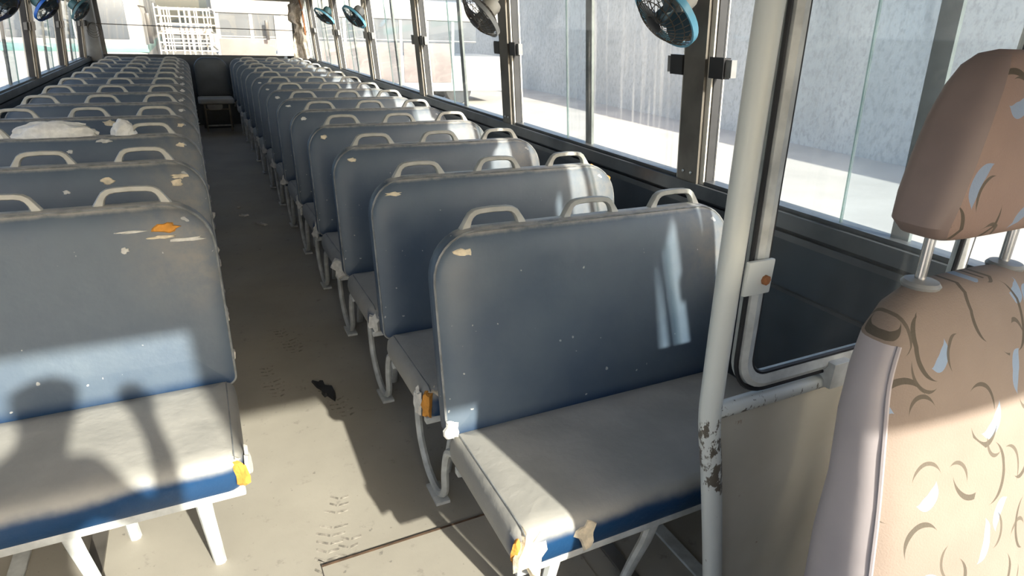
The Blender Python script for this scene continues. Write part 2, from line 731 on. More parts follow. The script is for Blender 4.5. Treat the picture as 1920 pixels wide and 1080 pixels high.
def rpart(name, mat, *a):
    b = new_bm()
    box(b, *a)
    bmesh.ops.translate(b, verts=b.verts, vec=-Vector(rw.location))
    return obj(name, b, mat, rw, smooth=False)


rpart('pane', 'rear_glass', -1.02, 1.50, RY + .03, RY + .036, 1.0, 1.785)
rpart('gasket', 'black_rubber', -1.035, -1.015, RY + .01, RY + .05, 1.0, 1.785)
rpart('gasket', 'black_rubber', 1.495, 1.515, RY + .01, RY + .05, 1.0, 1.785)
rpart('gasket', 'cream_paint', -1.02, 1.50, RY - .01, RY + .05, 1.775, 1.80)
rpart('gasket', 'black_rubber', -1.02, 1.50, RY + .01, RY + .05, .99, 1.005)
# corner pillars at the rear
for nm, x0, x1 in (('left', -1.24, -1.06), ('right', 1.52, 1.70)):
    bm = new_bm()
    box(bm, x0, x1, RY - .16, RY, .9, ZC, .03)
    struct(obj('trim_%d' % tn, bm, 'lining_grey'), 'grey padded corner pillar beside the rear window on the %s' % nm)
    tn += 1
# front end behind the viewpoint: dash wall, windscreen, visor
bm = new_bm()
box(bm, -1.30, 1.78, YF - .06, YF, 0, .90)
wf = struct(obj('wall_front', bm, 'wall_panel', smooth=False), 'dark dashboard wall under the windscreen')
for a in ((-1.30, -1.16), (1.46, 1.78)):  # right pillar, out of view, made extra wide to shade the partition panel
    bm = new_bm()
    box(bm, a[0], a[1], YF - .06, YF, .90, ZC)
    obj('windscreen_pillar', bm, 'lining_grey', wf, smooth=False)
bm = new_bm()
box(bm, .50, 1.64, -.87, -.85, 1.625, 2.06, .008)
obj('sun_visor', bm, 'visor_dark', wf)
ws = bpy.data.objects.new('window_%d' % wnum, None)
COL.objects.link(ws)
ws.location = (.24, YF, .9)
struct(ws, 'front windscreen of the bus')
b = new_bm()
box(b, -1.4, 1.22, -.03, -.024, 0, 1.2)
obj('pane', b, 'window_glass', ws, smooth=False)

# floor plate beside the driver's platform
bm = new_bm()
box(bm, .14, .872, .35, 1.475, .0, .006, .002)
pl = obj('floor_plate', bm, 'floor_vinyl', floor, smooth=False)
bm = new_bm()
box(bm, .14, .872, 1.472, 1.480, .0, .0068)
obj('plate_seam', bm, 'seam_dirt', pl, smooth=False)
bm = new_bm()
hexa(bm, [(.775, 1.20, 0), (.775, 1.20, .02), (.845, 1.50, 0), (.845, 1.50, .02), (.805, 1.195, 0), (.805, 1.195, .02), (.875, 1.495, 0), (.875, 1.495, .02)])
obj('angle_strip', bm, 'steel_post', floor, smooth=False)


for x0 in (.965, 1.165, -.46, -.66):
    bm = new_bm()
    box(bm, x0 - .022, x0 + .022, .95, 10.5, 0, .010, .002)
    obj('floor_track', bm, 'frame_paint' if abs(x0) > 1 or x0 < -.6 else 'steel_post', floor, smooth=False)


def footprint(x, y, a, L=.27, W=.095, seed=0):
    rnd = random.Random(seed)
    b = new_bm()
    n = 9
    for i in range(n):
        t = i / (n - 1)
        if .52 < t < .66:
            continue
        wd = W * (.75 + .35 * math.sin(PI * min(1, t * 1.15)))
        yy = (t - .5) * L
        for s in (-1, 1):
            x0, x1 = (s * .004, s * wd * .5 * rnd.uniform(.7, 1))
            p = [(x0, yy, 0), (x1, yy + .012, 0), (x1, yy + .021, 0), (x0, yy + .010, 0)]
            lo = [b.verts.new((q[0], q[1], .0)) for q in p]
            hi = [b.verts.new((q[0], q[1], .0007)) for q in p]
            b.faces.new(hi)
            for k in range(4):
                b.faces.new((lo[k], lo[(k + 1) % 4], hi[(k + 1) % 4], hi[k]))
    o = obj('footprint', b, 'footprint_dust', floor, (x, y, .0002), smooth=False)
    o.rotation_euler = (0, 0, a)
    o['kind'] = 'stuff'
    return o


plain('footprint_dust', (.27, .245, .205), .8, 0, .45, 40)
for k, (x, y, a) in enumerate(((.20, 1.62, -.35), (.20, 1.42, -.30), (.09, 1.36, -.5), (.36, 2.36, .2), (.13, 2.62, .1), (.25, 3.0, .2))):
    footprint(x, y, a, seed=k)

# ------------------------------------------------------------------ passenger benches
BW = 1.06
HX = (-.325, 0.0, .322)


def shear(y, z):
    return y + .21 * (z - .985)


def backrest_mesh():
    b = new_bm()
    th, e = .072, .022
    h = .585
    prof = [(e, th / 2), (e * .3, th / 2 - e * .3), (0, th / 2 - e), (0, -th / 2 + e), (e * .3, -th / 2 + e * .3), (e, -th / 2), (.055, -th / 2 - .006), (.11, -th / 2 - .009)]
    rings = []
    for d, y in prof:
        rings.append([(x, shear(y, z + .40) - .012, z + .40) for x, z in rrect(BW, h, .135, .03, d, 8)])
    ring_stack(b, rings)
    return to_mesh(b, 'backrest')


def piping_mesh():
    b = new_bm()
    th, e = .072, .022
    pts = [(x, shear(-th / 2 + e * .45, z + .40) - .014, z + .40) for x, z in rrect(BW, .585, .135, .03, .004, 8)]
    # leave out the bottom run hidden behind the cushion
    tube(b, pts, .0036, 5, closed=True)
    return to_mesh(b, 'piping')


def cushion_mesh():
    b = new_bm()
    z0, z1 = .312, .425
    D = .47
    prof = [(.03, z0), (.012, z0 + .004), (.004, z0 + .02), (.0, z0 + .05), (.004, z1 - .030), (.014, z1 - .013), (.032, z1 - .003), (.07, z1), (.13, z1 + .002)]
    rings = []
    for d, z in prof:
        ring = []
        for x, y in rrect(BW - .02, D, .03, .055, d, 5):
            yy = y - .605
            ring.append((x, yy, z + .02 * (-(yy + .37)) * (1 if z > .36 else 0)))
        rings.append(ring)
    ring_stack(b, rings)
    return to_mesh(b, 'seat_cushion')


def cushion_seam_mesh():
    b = new_bm()
    tube(b, [(0, yy, .4195 + .02 * (-(yy + .37)) - (.010 if yy < -.585 else 0)) for yy in (-.592, -.57, -.50, -.40, -.30, -.20, -.16)], .0020, 5)
    return to_mesh(b, 'cushion_seam')


def handle_mesh():
    b = new_bm()
    oute = [(-.107, -.004), (-.100, .008), (-.088, .026), (-.076, .043), (-.062, .052), (-.045, .0555), (0, .0575), (.045, .0555), (.062, .052), (.076, .043), (.088, .026), (.100, .008), (.107, -.004)]
    inn = [(-.072, -.004), (-.0715, .006), (-.068, .019), (-.062, .029), (-.053, .0355), (-.040, .0385), (0, .0400), (.040, .0385), (.053, .0355), (.062, .029), (.068, .019), (.0715, .006), (.072, -.004)]
    rings = []
    c = [((o[0] + i[0]) / 2, (o[1] + i[1]) / 2) for o, i in zip(oute, inn)]
    for k in range(len(oute)):
        o_, i_, m_ = Vector(oute[k]), Vector(inn[k]), Vector(c[k])
        hw = .0125 + (.006 if k in (0, 12) else 0)
        sec = []
        for f, y in ((1, .55), (.72, 1), (-.72, 1), (-1, .55), (-1, -.55), (-.72, -1), (.72, -1), (1, -.55)):
            p = m_ + (o_ - m_) * f if f > 0 else m_ + (i_ - m_) * (-f)
            sec.append((p.x, y * hw, p.y))
        rings.append([b.verts.new(q) for q in sec])
    for A, B in zip(rings, rings[1:]):
        for k in range(8):
            b.faces.new((A[k], A[(k + 1) % 8], B[(k + 1) % 8], B[k]))
    b.faces.new(rings[0][::-1])
    b.faces.new(rings[-1])
    return to_mesh(b, 'handle')


ME = {}
ME['backrest'] = backrest_mesh()
ME['piping'] = piping_mesh()
ME['seat_cushion'] = cushion_mesh()
ME['handle'] = handle_mesh()
ME['cushion_seam'] = cushion_seam_mesh()
for k, m in (('backrest', 'backrest_vinyl'), ('piping', 'piping_worn'), ('seat_cushion', 'seat_vinyl'), ('handle', 'handle_grey'), ('cushion_seam', 'piping_worn')):
    ME[k].materials.append(MATS[m])


def frame_meshes(s):
    """s = +1: aisle at +x (left-hand benches), -1: aisle at -x"""
    out = {}
    b = new_bm()
    box(b, -.51, .51, -.590, -.562, .288, .314, .006)
    out['front_rail'] = to_mesh(b, 'front_rail')
    b = new_bm()
    box(b, -.51, .51, -.20, -.172, .288, .314, .006)
    out['rear_rail'] = to_mesh(b, 'rear_rail')
    b = new_bm()
    tube(b, [(s * .40, -.575, .30), (s * .402, -.56, .22), (s * .405, -.525, .10), (s * .408, -.50, 0)], lambda t: .021 - .004 * t, 8, flat=.75)
    out['leg'] = to_mesh(b, 'leg')
    b = new_bm()
    tube(b, [(s * .095, -.575, .30), (s * .10, -.56, .22), (s * .105, -.525, .10), (s * .11, -.50, 0)], lambda t: .021 - .004 * t, 8, flat=.75)
    out['leg2'] = to_mesh(b, 'leg')
    b = new_bm()
    tube(b, catmull([(s * .16, -.20, .30), (s * .165, -.26, .26), (s * .17, -.30, .14), (s * .175, -.29, 0)], 4), .017, 8)
    out['leg3'] = to_mesh(b, 'leg')
    # bent side tube: backrest rear - bulge - floor - up to the seat rail
    x = s * .478
    pts = [(x, .285, .300), (x, .278, .20), (x, .250, .11), (x, .17, .035), (x, .07, .020), (x, .005, .07), (x, .0, .16), (x, -.03, .25), (x, -.12, .30)]
    b = new_bm()
    tube(b, catmull(pts, 5), .0135, 8)
    out['side_tube'] = to_mesh(b, 'side_tube')
    b = new_bm()
    box(b, x - .025, x + .025, .02, .13, 0, .012, .002)
    out['foot_plate'] = to_mesh(b, 'foot_plate')
    b = new_bm()
    xw = -s * .50
    box(b, xw - .015, xw + .015, -.56, -.10, .0, .29, .004)
    out['wall_bracket'] = to_mesh(b, 'wall_bracket')
    for k, m in out.items():
        m.materials.append(MATS['frame_paint'])
    return out


FR = {s: frame_meshes(s) for s in (1, -1)}


def backrest_patch(par, x, z, w_, h_, mat, seed, name='scuff_patch', thick=.0025, label=None):
    """irregular patch on the front face of a backrest (local x, z)"""
    b = new_bm()
    n = Vector((0, -1, .21)).normalized()
    y = shear(-.036 - .010, z) - .012
    ed = min(BW / 2 - abs(x), .985 - z)
    if ed < .055:
        y += .006
    blob(b, (w_, h_), n, thick, seed, .16, (x, y, z), (1, 0, 0))
    return obj(name, b, mat, par, label=label)


def corner_tear(par, s, kind, seed):
    """torn front aisle corner of the cushion"""
    rnd = random.Random(seed)
    cx = s * (BW / 2 - .018)
    b = new_bm()
    if kind == 'orange':
        blob(b, (.020, .050), (s * .75, -.66, .12), .010, seed, .14, (cx - s * .006, -.592, .365), (s * .66, .75, 0))
        obj('exposed_foam', b, 'foam_orange', par, label='orange foam showing at the torn corner')
        b = new_bm()
        blob(b, (.026, .050), (s * .98, -.15, .05), .006, seed + 7, .16, (cx + s * .014, -.555, .365), (0, 1, 0))
        obj('torn_cloth', b, 'cloth_white', par)
        b = new_bm()
        blob(b, (.035, .022), (0, -.5, .87), .004, seed + 9, .18, (cx - s * .05, -.588, .412), (1, 0, 0))
        obj('torn_cloth', b, 'foam_cream', par)
    elif kind == 'cream':
        blob(b, (.040, .058), (0, -.92, .38), .010, seed, .2, (cx - s * .03, -.603, .368), (1, 0, 0))
        obj('torn_cloth', b, 'foam_cream', par, label='cream lining showing at the torn corner')
        b = new_bm()
        blob(b, (.010, .040), (s * .8, -.6, 0), .010, seed + 3, .1, (cx + s * .004, -.590, .37), (s * .6, .8, 0))
        obj('exposed_foam', b, 'foam_orange', par)
    else:
        blob(b, (.030 + .014 * rnd.random(), .036 + .016 * rnd.random()), (s * .55, -.8, .15), .009, seed, .2, (cx - s * .008, -.597, .36), (s * .8, .55, 0))
        obj('torn_cloth', b, 'cloth_white', par)
        if rnd.random() < .6:
            b = new_bm()
            blob(b, (.018, .030), (s * .98, -.1, .1), .006, seed + 5, .2, (cx + s * .014, -.16, .36), (0, 1, 0))
            obj('torn_cloth', b, 'cloth_white', par)


PITCH = .68
benches = {}


def bench(side, i, y0):
    s = -side                                     # aisle direction
    cx = 1.04 if side > 0 else -.535
    rnd = random.Random(100 * side + i)
    e = thing('passenger_bench', '', 'bench', (cx, y0, 0), 'three-seat benches in two rows', rnd.uniform(-.006, .006))
    nm = 'right' if side > 0 else 'left'
    nrow = 14 if side > 0 else 13
    if i == 0 and side > 0:
        lab = 'blue vinyl bench right of the aisle nearest the camera, beside the white pole'
    elif i == 0:
        lab = 'blue vinyl bench left of the aisle nearest the camera, orange foam at its seat corner'
    elif i == nrow - 1:
        lab = 'rearmost blue vinyl bench %s of the aisle, against the back wall' % nm
    else:
        lab = 'blue vinyl bench %s of the aisle in the %s row from the camera' % (nm, ORD[i])
    e['label'] = lab
    obj('backrest', ME['backrest'], None, e)
    obj('piping', ME['piping'], None, e)
    cu = obj('seat_cushion', ME['seat_cushion'], None, e)
    for sx in (-1, 1):
        obj('cushion_seam', ME['cushion_seam'], None, cu, (sx * (BW / 2 - .036), 0, 0))
    last = i == nrow - 1
    for k, hx in enumerate(HX):
        if last:
            break
        h = obj('handle', ME['handle'], None, e, (hx, -.004, .979))
        h.rotation_euler = (-.12, rnd.uniform(-.01, .01), 0)
    F = FR[s]
    obj('front_rail', F['front_rail'], None, e)
    obj('rear_rail', F['rear_rail'], None, e)
    for k in ('leg', 'leg2', 'leg3'):
        obj('leg', F[k], None, e)
    if not last:
        obj('side_tube', F['side_tube'], None, e)
        obj('foot_plate', F['foot_plate'], None, e)
    obj('wall_bracket', F['wall_bracket'], None, e)
    kind = 'white'
    if (side, i) in ((-1, 0), (1, 1)):
        kind = 'orange'
    elif (side, i) == (1, 0):
        kind = 'cream'
    corner_tear(e, s, kind, 17 * i + 3 * side + 50)
    # worn spot at the aisle-side top corner
    if i < 9 and not (side < 0 and i == 0):
        backrest_patch(e, s * (BW / 2 - .085 - .01 * rnd.random()), .925 + .012 * rnd.random(), (.030 if i < 2 else .019), .007 + .006 * rnd.random(), 'foam_cream' if i < 4 else 'cloth_white', 31 * i + side, 'worn_corner')
    benches[(side, i)] = e
    return e


for i in range(14):
    bench(1, i, 1.558 + PITCH * i)
for i in range(13):
    bench(-1, i, 2.125 + PITCH * i)

b = benches[(-1, 0)]
backrest_patch(b, .400, .920, .034, .016, 'foam_orange', 23, 'exposed_foam', .004)
backrest_patch(b, .455, .880, .045, .006, 'cloth_white', 4, 'torn_cloth', .0025)
backrest_patch(b, .385, .893, .035, .005, 'foam_cream', 41, 'torn_cloth', .0025)
backrest_patch(b, .31, .915, .04, .004, 'cloth_white', 6, 'torn_cloth', .0025)
backrest_patch(b, .285, .865, .011, .009, 'cloth_white', 5)
b = benches[(-1, 1)]
backrest_patch(b, .195, .925, .022, .013, 'foam_cream', 6)
backrest_patch(b, .06, .895, .013, .008, 'cloth_white', 7)
backrest_patch(b, .42, .905, .021, .014, 'foam_cream', 8)
b = benches[(-1, 2)]
backrest_patch(b, -.01, .925, .012, .008, 'cloth_white', 9)
backrest_patch(b, .13, .965, .03, .008, 'cloth_white', 10)
b = benches[(-1, 3)]
backrest_patch(b, .09, .955, .032, .016, 'foam_cream', 11)
backrest_patch(b, -.25, .92, .008, .006, 'cloth_white', 12)
b = benches[(1, 0)]
backrest_patch(b, -.515, .44, .022, .030, 'cloth_white', 13, 'torn_cloth', .006)
bb = new_bm()
blob(bb, (.030, .032), (0, -.93, .35), .007, 14, .2, (-.335, -.607, .375), (1, 0, 0))
obj('torn_cloth', bb, 'foam_cream', b)
b = benches[(1, 1)]
bb = new_bm()
blob(bb, (.055, .020), (.5, -.2, .85), .010, 15, .2, (.475, -.02, .945), (.8, 0, -.55))
obj('exposed_foam', bb, 'foam_orange', b, label='orange foam bursting from the window-side top corner')

# ------------------------------------------------------------------ rear centre seat
e = thing('rear_centre_seat', 'dark single seat at the rear end of the aisle', 'seat', (.265, 10.50, 0))
b = new_bm()
rings = []
for d, y in [(.02, .035), (0, .02), (0, -.02), (.008, -.032), (.03, -.036), (.08, -.04)]:
    rings.append([(x, y + .12 * (z + .46 - .96), z + .46) for x, z in rrect(.45, .53, .16, .03, d, 8)])
ring_stack(b, rings)
obj('backrest', b, 'rear_seat_vinyl' if 'rear_seat_vinyl' in MATS else 'wall_panel', e)
b = new_bm()
rings = []
for d, z in [(.02, .385), (0, .40), (0, .44), (.012, .455), (.05, .462)]:
    rings.append([(x, y - .50, z) for x, y in rrect(.47, .46, .03, .05, d, 5)])
ring_stack(b, rings)
obj('seat_cushion', b, 'seat_vinyl', e)
b = new_bm()
rings = []
for d, y in [(.01, -.47), (0, -.478), (0, -.486), (.008, -.49)]:
    rings.append([(x - .03, y, .385 - z) for x, z in rrect(.20, .075, .045, .01, d, 5)])
ring_stack(b, rings)
obj('hanging_flap', b, 'lining_grey', e)
for x in (-.16, .16):
    b = new_bm()
    box(b, x - .012, x + .012, -.42, -.396, 0, .39, .003)
    obj('leg', b, 'steel_post', e)
b = new_bm()
box(b, -.16, .16, -.42, -.40, .075, .095, .003)
obj('stretcher', b, 'frame_paint', e)
b = new_bm()
box(b, -.17, .17, -.425, -.40, .30, .32, .003)
obj('stretcher', b, 'steel_post', e)
b = new_bm()
box(b, -.20, .20, -.08, .20, 0, .385, .01)
obj('seat_box', b, 'wall_panel', e)

# ------------------------------------------------------------------ plastic wrapping on the third left-hand bench
def crumple(name, label, cx, w_, h_, d_, seed, y0=2.125 + 2 * PITCH, zb=.975):
    b = new_bm()
    bmesh.ops.create_icosphere(b, subdivisions=4, radius=1)
    for v in b.verts:
        p = v.co.copy()
        n = noise.noise(p * 2.2 + Vector((seed, 0, 0)))
        n2 = noise.noise(Vector((p.x * 9 + p.z * 4, p.y * 9, p.z * 5 + seed)))
        k = 1 + .24 * n + .16 * abs(n2)
        q = p * k
        v.co = Vector((q.x * w_, q.y * d_, max(q.z, -.35) * h_))
    o = obj(name, b, 'plastic_white', None, (cx, y0 - .004, zb + .35 * h_ * .6))
    return tag(o, label, 'plastic wrap', 'plastic sheeting on the third left bench')


crumple('plastic_wrap', 'widest crumpled white plastic sheet over the middle handle of the third left bench', -.60, .155, .062, .035, 3)
crumple('plastic_wrap', 'crumpled white plastic at the window end of the third left bench top', -.93, .13, .058, .035, 8)
crumple('plastic_wrap', 'small knotted lump of white plastic beside the aisle handle of the third left bench', -.325, .048, .062, .032, 12)

# ------------------------------------------------------------------ driver's partition
PY = .80
e = thing('driver_partition', 'white pole partition with rubber-framed glass behind the driver seat', 'partition', (.9, PY, 0))
off = Vector((.9, PY, 0))


def ppart(name, b, mat, smooth=True, par=None):
    bmesh.ops.translate(b, verts=b.verts, vec=-off)
    return obj(name, b, mat, par or e, smooth=smooth)


b = new_bm()
tube(b, catmull([(.838, PY, ZC), (.846, PY, 1.56), (.858, PY, 1.20), (.872, PY, .86), (.882, PY, .74), (.915, PY, .60), (.985, PY, .27), (1.035, PY, 0)], 6), .0235, 14)
ppart('pole', b, 'chipped_paint')
b = new_bm()
tube(b, [(.89, PY, .770), (1.10, PY, .771), (1.70, PY, .772)], .019, 12)
ppart('rail', b, 'chipped_paint')
# lower panel whose front edge follows the pole
b = new_bm()
ol = [(.895, .752), (.935, .60), (1.005, .27), (1.05, .02), (1.69, .02), (1.69, .752)]
fr_ = [b.verts.new((x, PY + .010, z)) for x, z in ol]
bk_ = [b.verts.new((x, PY + .018, z)) for x, z in ol]
b.faces.new(fr_)
b.faces.new(bk_[::-1])
for k in range(len(ol)):
    b.faces.new((fr_[k], bk_[k], bk_[(k + 1) % len(ol)], fr_[(k + 1) % len(ol)]))
ppart('lower_panel', b, 'rusty_cream_panel', False)
# glass with rounded corners, leaning a little like the pole
GX0, GX1, GZ0, GZ1 = .925, 1.64, .805, 1.95


def gpt(x, z):
    return x - .052 * (z - .85) * (1 - (x - GX0) / (GX1 - GX0))


def goutline(d):
    return [(gpt(x + (GX0 + GX1) / 2, z + GZ0), z + GZ0) for x, z in rrect(GX1 - GX0, GZ1 - GZ0, .085, .085, d, 8)]


b = new_bm()
rings = []
for d, y in ((0.0, .012), (.004, -.012), (.016, -.018), (.034, -.012), (.036, .0), (.034, .012), (.016, .018)):
    rings.append([b.verts.new((x, PY + y, z)) for x, z in goutline(d)])
for k in range(len(rings)):
    A, B = rings[k], rings[(k + 1) % len(rings)]
    for q in range(len(A)):
        b.faces.new((A[q], A[(q + 1) % len(A)], B[(q + 1) % len(A)], B[q]))
ppart('window_frame', b, 'frame_paint')
for d, yy in ((-.004, 0), (.037, 0)):
    b = new_bm()
    tube(b, [(x, PY - .006, z) for x, z in goutline(d)], .005, 6, closed=True)
    ppart('rubber_gasket', b, 'black_rubber')
b = new_bm()
A = [b.verts.new((x, PY - .0025, z)) for x, z in goutline(.030)]
B = [b.verts.new((x, PY + .0025, z)) for x, z in goutline(.030)]
b.faces.new(A)
b.faces.new(B[::-1])
for q in range(len(A)):
    b.faces.new((A[q], B[q], B[(q + 1) % len(A)], A[(q + 1) % len(A)]))
ppart('glass_pane', b, 'partition_glass', False)
b = new_bm()
box(b, .878, .945, PY - .030, PY - .020, 1.045, 1.115, .004)
br = ppart('pole_clip', b, 'chipped_paint')
b = new_bm()
lathe(b, [(.010, 0), (.010, .006), (.005, .009)], 8, Matrix.Translation((.925, PY - .030, 1.075)) @ Matrix.Rotation(PI / 2, 4, 'X'))
ppart('bolt', b, 'rust', True, br)
b = new_bm()
box(b, 1.20, 1.26, PY - .035, PY + .02, .765, .83, .006)
ppart('rail_bracket', b, 'frame_paint')

# ------------------------------------------------------------------ driver's seat
K = 1.06
DX, DY = 1.005 * K, .0
e = thing('driver_seat', 'patterned beige fabric driver seat with raised headrest, seen from its left', 'seat', (DX, .40, 0))
doff = Vector((DX, .40, 0))


def superloft(secs, n=44, ex=2.6):
    """secs: (z, yc, a, b) -> list of rings; index 0 faces +x, goes counter-clockwise"""
    out = []
    for z, yc, a, bb_ in secs:
        ring = []
        z, yc, a, bb_ = 1.5 - (1.5 - z) * K, yc * K, a * K, bb_ * K
        for k in range(n):
            t = 2 * PI * k / n
            c, s_ = math.cos(t), math.sin(t)
            x = DX + a * math.copysign(abs(c) ** (2 / ex), c)
            y = yc + bb_ * math.copysign(abs(s_) ** (2 / ex), s_)
            ring.append(Vector((x, y, z)))
        out.append(ring)
    return out


def loft_split(rings, front_test, nf, mf, nb, mb, par):
    """two parts from one loft: the faces whose normal passes front_test, and the others"""
    n = len(rings[0])
    A, B = new_bm(), new_bm()
    for src, want in ((A, True), (B, False)):
        vs = {}

        def V(i, k):
            k %= n
            if (i, k) not in vs:
                vs[(i, k)] = src.verts.new(rings[i][k] - doff)
            return vs[(i, k)]
        for i in range(len(rings) - 1):
            for k in range(n):
                if front_test(i, k) == want:
                    src.faces.new((V(i, k), V(i, k + 1), V(i + 1, k + 1), V(i + 1, k)))
        if not want:
            src.faces.new([V(0, k) for k in range(n)][::-1])
        else:
            src.faces.new([V(len(rings) - 1, k) for k in range(n)])
    obj(nf, A, mf, par)
    obj(nb, B, mb, par)


secs = [(.50, .345, .245, .095), (.58, .362, .255, .098), (.70, .388, .257, .098), (.80, .402, .254, .092), (.90, .415, .246, .080), (1.00, .435, .240, .072), (1.07, .450, .228, .062), (1.12, .462, .210, .052), (1.155, .470, .180, .042), (1.175, .475, .140, .030), (1.183, .477, .085, .016)]
N = 44
R_ = superloft(secs, N, 3.2)
for i, ring in enumerate(R_):
    for p in ring:
        if p.y < secs[i][1] * K:
            fx = (p.x - DX) / .25
            p.y += .018 * math.cos(fx * PI) * (1 if secs[i][0] < 1.12 else .3) * -.6
            p.y += .004 * noise.noise(Vector((p.x * 9, p.z * 7, 2)))


def is_front(i, k):
    t = 2 * PI * (k + .5) / N
    lim = -.42
    return math.sin(t) < lim or i >= 7


loft_split(R_, is_front, 'front_cover', 'seat_fabric', 'side_cover', 'mauve_vinyl', e)
# raised seam where the front cover meets the side
for sgn in (-1, 1):
    kk = N // 2 + 3 if sgn < 0 else N - 3
    b = new_bm()
    pts = [R_[i][kk] - doff for i in range(0, 8)]
    tube(b, catmull(pts, 4), .0035, 6)
    obj('seam', b, 'mauve_vinyl', e)
hs = [(1.248, .487, .110, .022), (1.258, .487, .148, .040), (1.275, .487, .165, .050), (1.31, .488, .160, .054), (1.36, .490, .148, .054), (1.41, .493, .132, .052), (1.45, .496, .112, .046), (1.475, .498, .095, .038), (1.49, .500, .074, .026), (1.496, .500, .045, .012)]
H_ = superloft(hs, N, 3.6)


def is_front_h(i, k):
    t = 2 * PI * (k + .5) / N
    return math.sin(t) < -.60 or i >= 8


hd = bpy.data.objects.new('headrest', None)
COL.objects.link(hd)
hd.parent = e
loft_split(H_, is_front_h, 'headrest_front', 'headrest_fabric', 'headrest_side', 'mauve_brown', hd)
for x in (-.111, .114):
    b = new_bm()
    tube(b, [Vector((DX + x, .484 * K, 1.13)) - doff, Vector((DX + x, .488 * K, 1.26)) - doff], .008, 10)
    p = obj('headrest_post', b, 'chrome', e)
    b = new_bm()
    lathe(b, [(.026, 0), (.028, .006), (.024, .011), (.012, .013)], 18, Matrix.Translation(Vector((DX + x, .482 * K, 1.156)) - doff))
    obj('post_collar', b, 'grey_plastic', p)
b = new_bm()
rings = []
for d, z in [(.04, .36), (.01, .37), (0, .40), (0, .46), (.015, .49), (.05, .505)]:
    rings.append([(x, y - .52, z) for x, y in rrect(.50, .50, .05, .09, d, 6)])
ring_stack(b, rings)
obj('seat_cushion', b, 'seat_fabric', e)
b = new_bm()
box(b, -.20, .20, -.45, -.05, 0, .37, .02)
obj('pedestal', b, 'black_plastic', e)

# ------------------------------------------------------------------ fans
def fan_meshes():
    out = {}
    # local axis: +z is the way the air blows
    R = .118
    b = new_bm()
    lathe(b, [(.020, -.105), (.040, -.100), (.047, -.085), (.047, -.045), (.040, -.030), (.015, -.026)], 20)
    out['motor_housing'] = to_mesh(b, 'motor_housing')
    b = new_bm()
    seg = 36
    prof = [(R + .003, -.012), (R + .003, .008), (R - .004, .008), (R - .004, -.012)]
    rr = [[b.verts.new((r * math.cos(2 * PI * k / seg), r * math.sin(2 * PI * k / seg), z)) for k in range(seg)] for r, z in prof]
    for i in range(4):
        A, B = rr[i], rr[(i + 1) % 4]
        for k in range(seg):
            b.faces.new((A[k], A[(k + 1) % seg], B[(k + 1) % seg], B[k]))
    out['rim_band'] = to_mesh(b, 'rim_band')

    def guard(zc, zr, rin, nsp):
        g = new_bm()
        def zz(r):
            t = r / R
            return zc + (zr - zc) * t ** 3
        for r in (rin, R * .62, R * .82):
            tube(g, [(r * math.cos(2 * PI * k / 24), r * math.sin(2 * PI * k / 24), zz(r)) for k in range(24)], .0017, 4, closed=True)
        for q in range(nsp):
            a = 2 * PI * q / nsp
            tube(g, [((rin + (R - rin) * t) * math.cos(a + .35 * t), (rin + (R - rin) * t) * math.sin(a + .35 * t), zz(rin + (R - rin) * t)) for t in (0, .25, .5, .7, .85, .95, 1)], .0013, 4)
        return g
    out['front_guard'] = to_mesh(guard(.045, 0, .030, 30), 'front_guard')
    out['rear_guard'] = to_mesh(guard(-.045, -.004, .046, 24), 'rear_guard')
    b = new_bm()
    lathe(b, [(.020, .044), (.030, .0475), (.028, .051), (.010, .053)], 18)
    out['guard_badge'] = to_mesh(b, 'guard_badge')
    b = new_bm()
    lathe(b, [(.020, -.030), (.022, .0), (.022, .018), (.014, .028)], 16)
    out['hub'] = to_mesh(b, 'hub')
    b = new_bm()
    nr, na = 6, 7
    G = []
    for i in range(nr):
        r = .018 + (.098 - .018) * i / (nr - 1)
        row = []
        for j in range(na):
            a = (j / (na - 1) - .5) * (.9 + .75 * math.sin(PI * i / (nr - 1) * .8))
            row.append((r * math.cos(a), r * math.sin(a), -.016 * (j / (na - 1) - .5) * 2))
        G.append(row)
    up = [[b.verts.new((p[0], p[1], p[2] + .0012)) for p in row] for row in G]
    lo = [[b.verts.new((p[0], p[1], p[2] - .0012)) for p in row] for row in G]
    for i in range(nr - 1):
        for j in range(na - 1):
            b.faces.new((up[i][j], up[i][j + 1], up[i + 1][j + 1], up[i + 1][j]))
            b.faces.new((lo[i][j], lo[i + 1][j], lo[i + 1][j + 1], lo[i][j + 1]))
    out['blade'] = to_mesh(b, 'blade')
    b = new_bm()
    tube(b, [(0, 0, -.095), (0, .004, -.13), (0, .01, -.165)], .012, 10)
    out['arm'] = to_mesh(b, 'arm')
    b = new_bm()
    lathe(b, [(.012, -.190), (.030, -.186), (.032, -.172), (.026, -.155), (.014, -.150)], 14)
    out['swivel_joint'] = to_mesh(b, 'swivel_joint')
    b = new_bm()
    box(b, -.028, .028, -.022, .030, -.225, -.178, .006)
    out['clamp'] = to_mesh(b, 'clamp')
    return out


FM = fan_meshes()


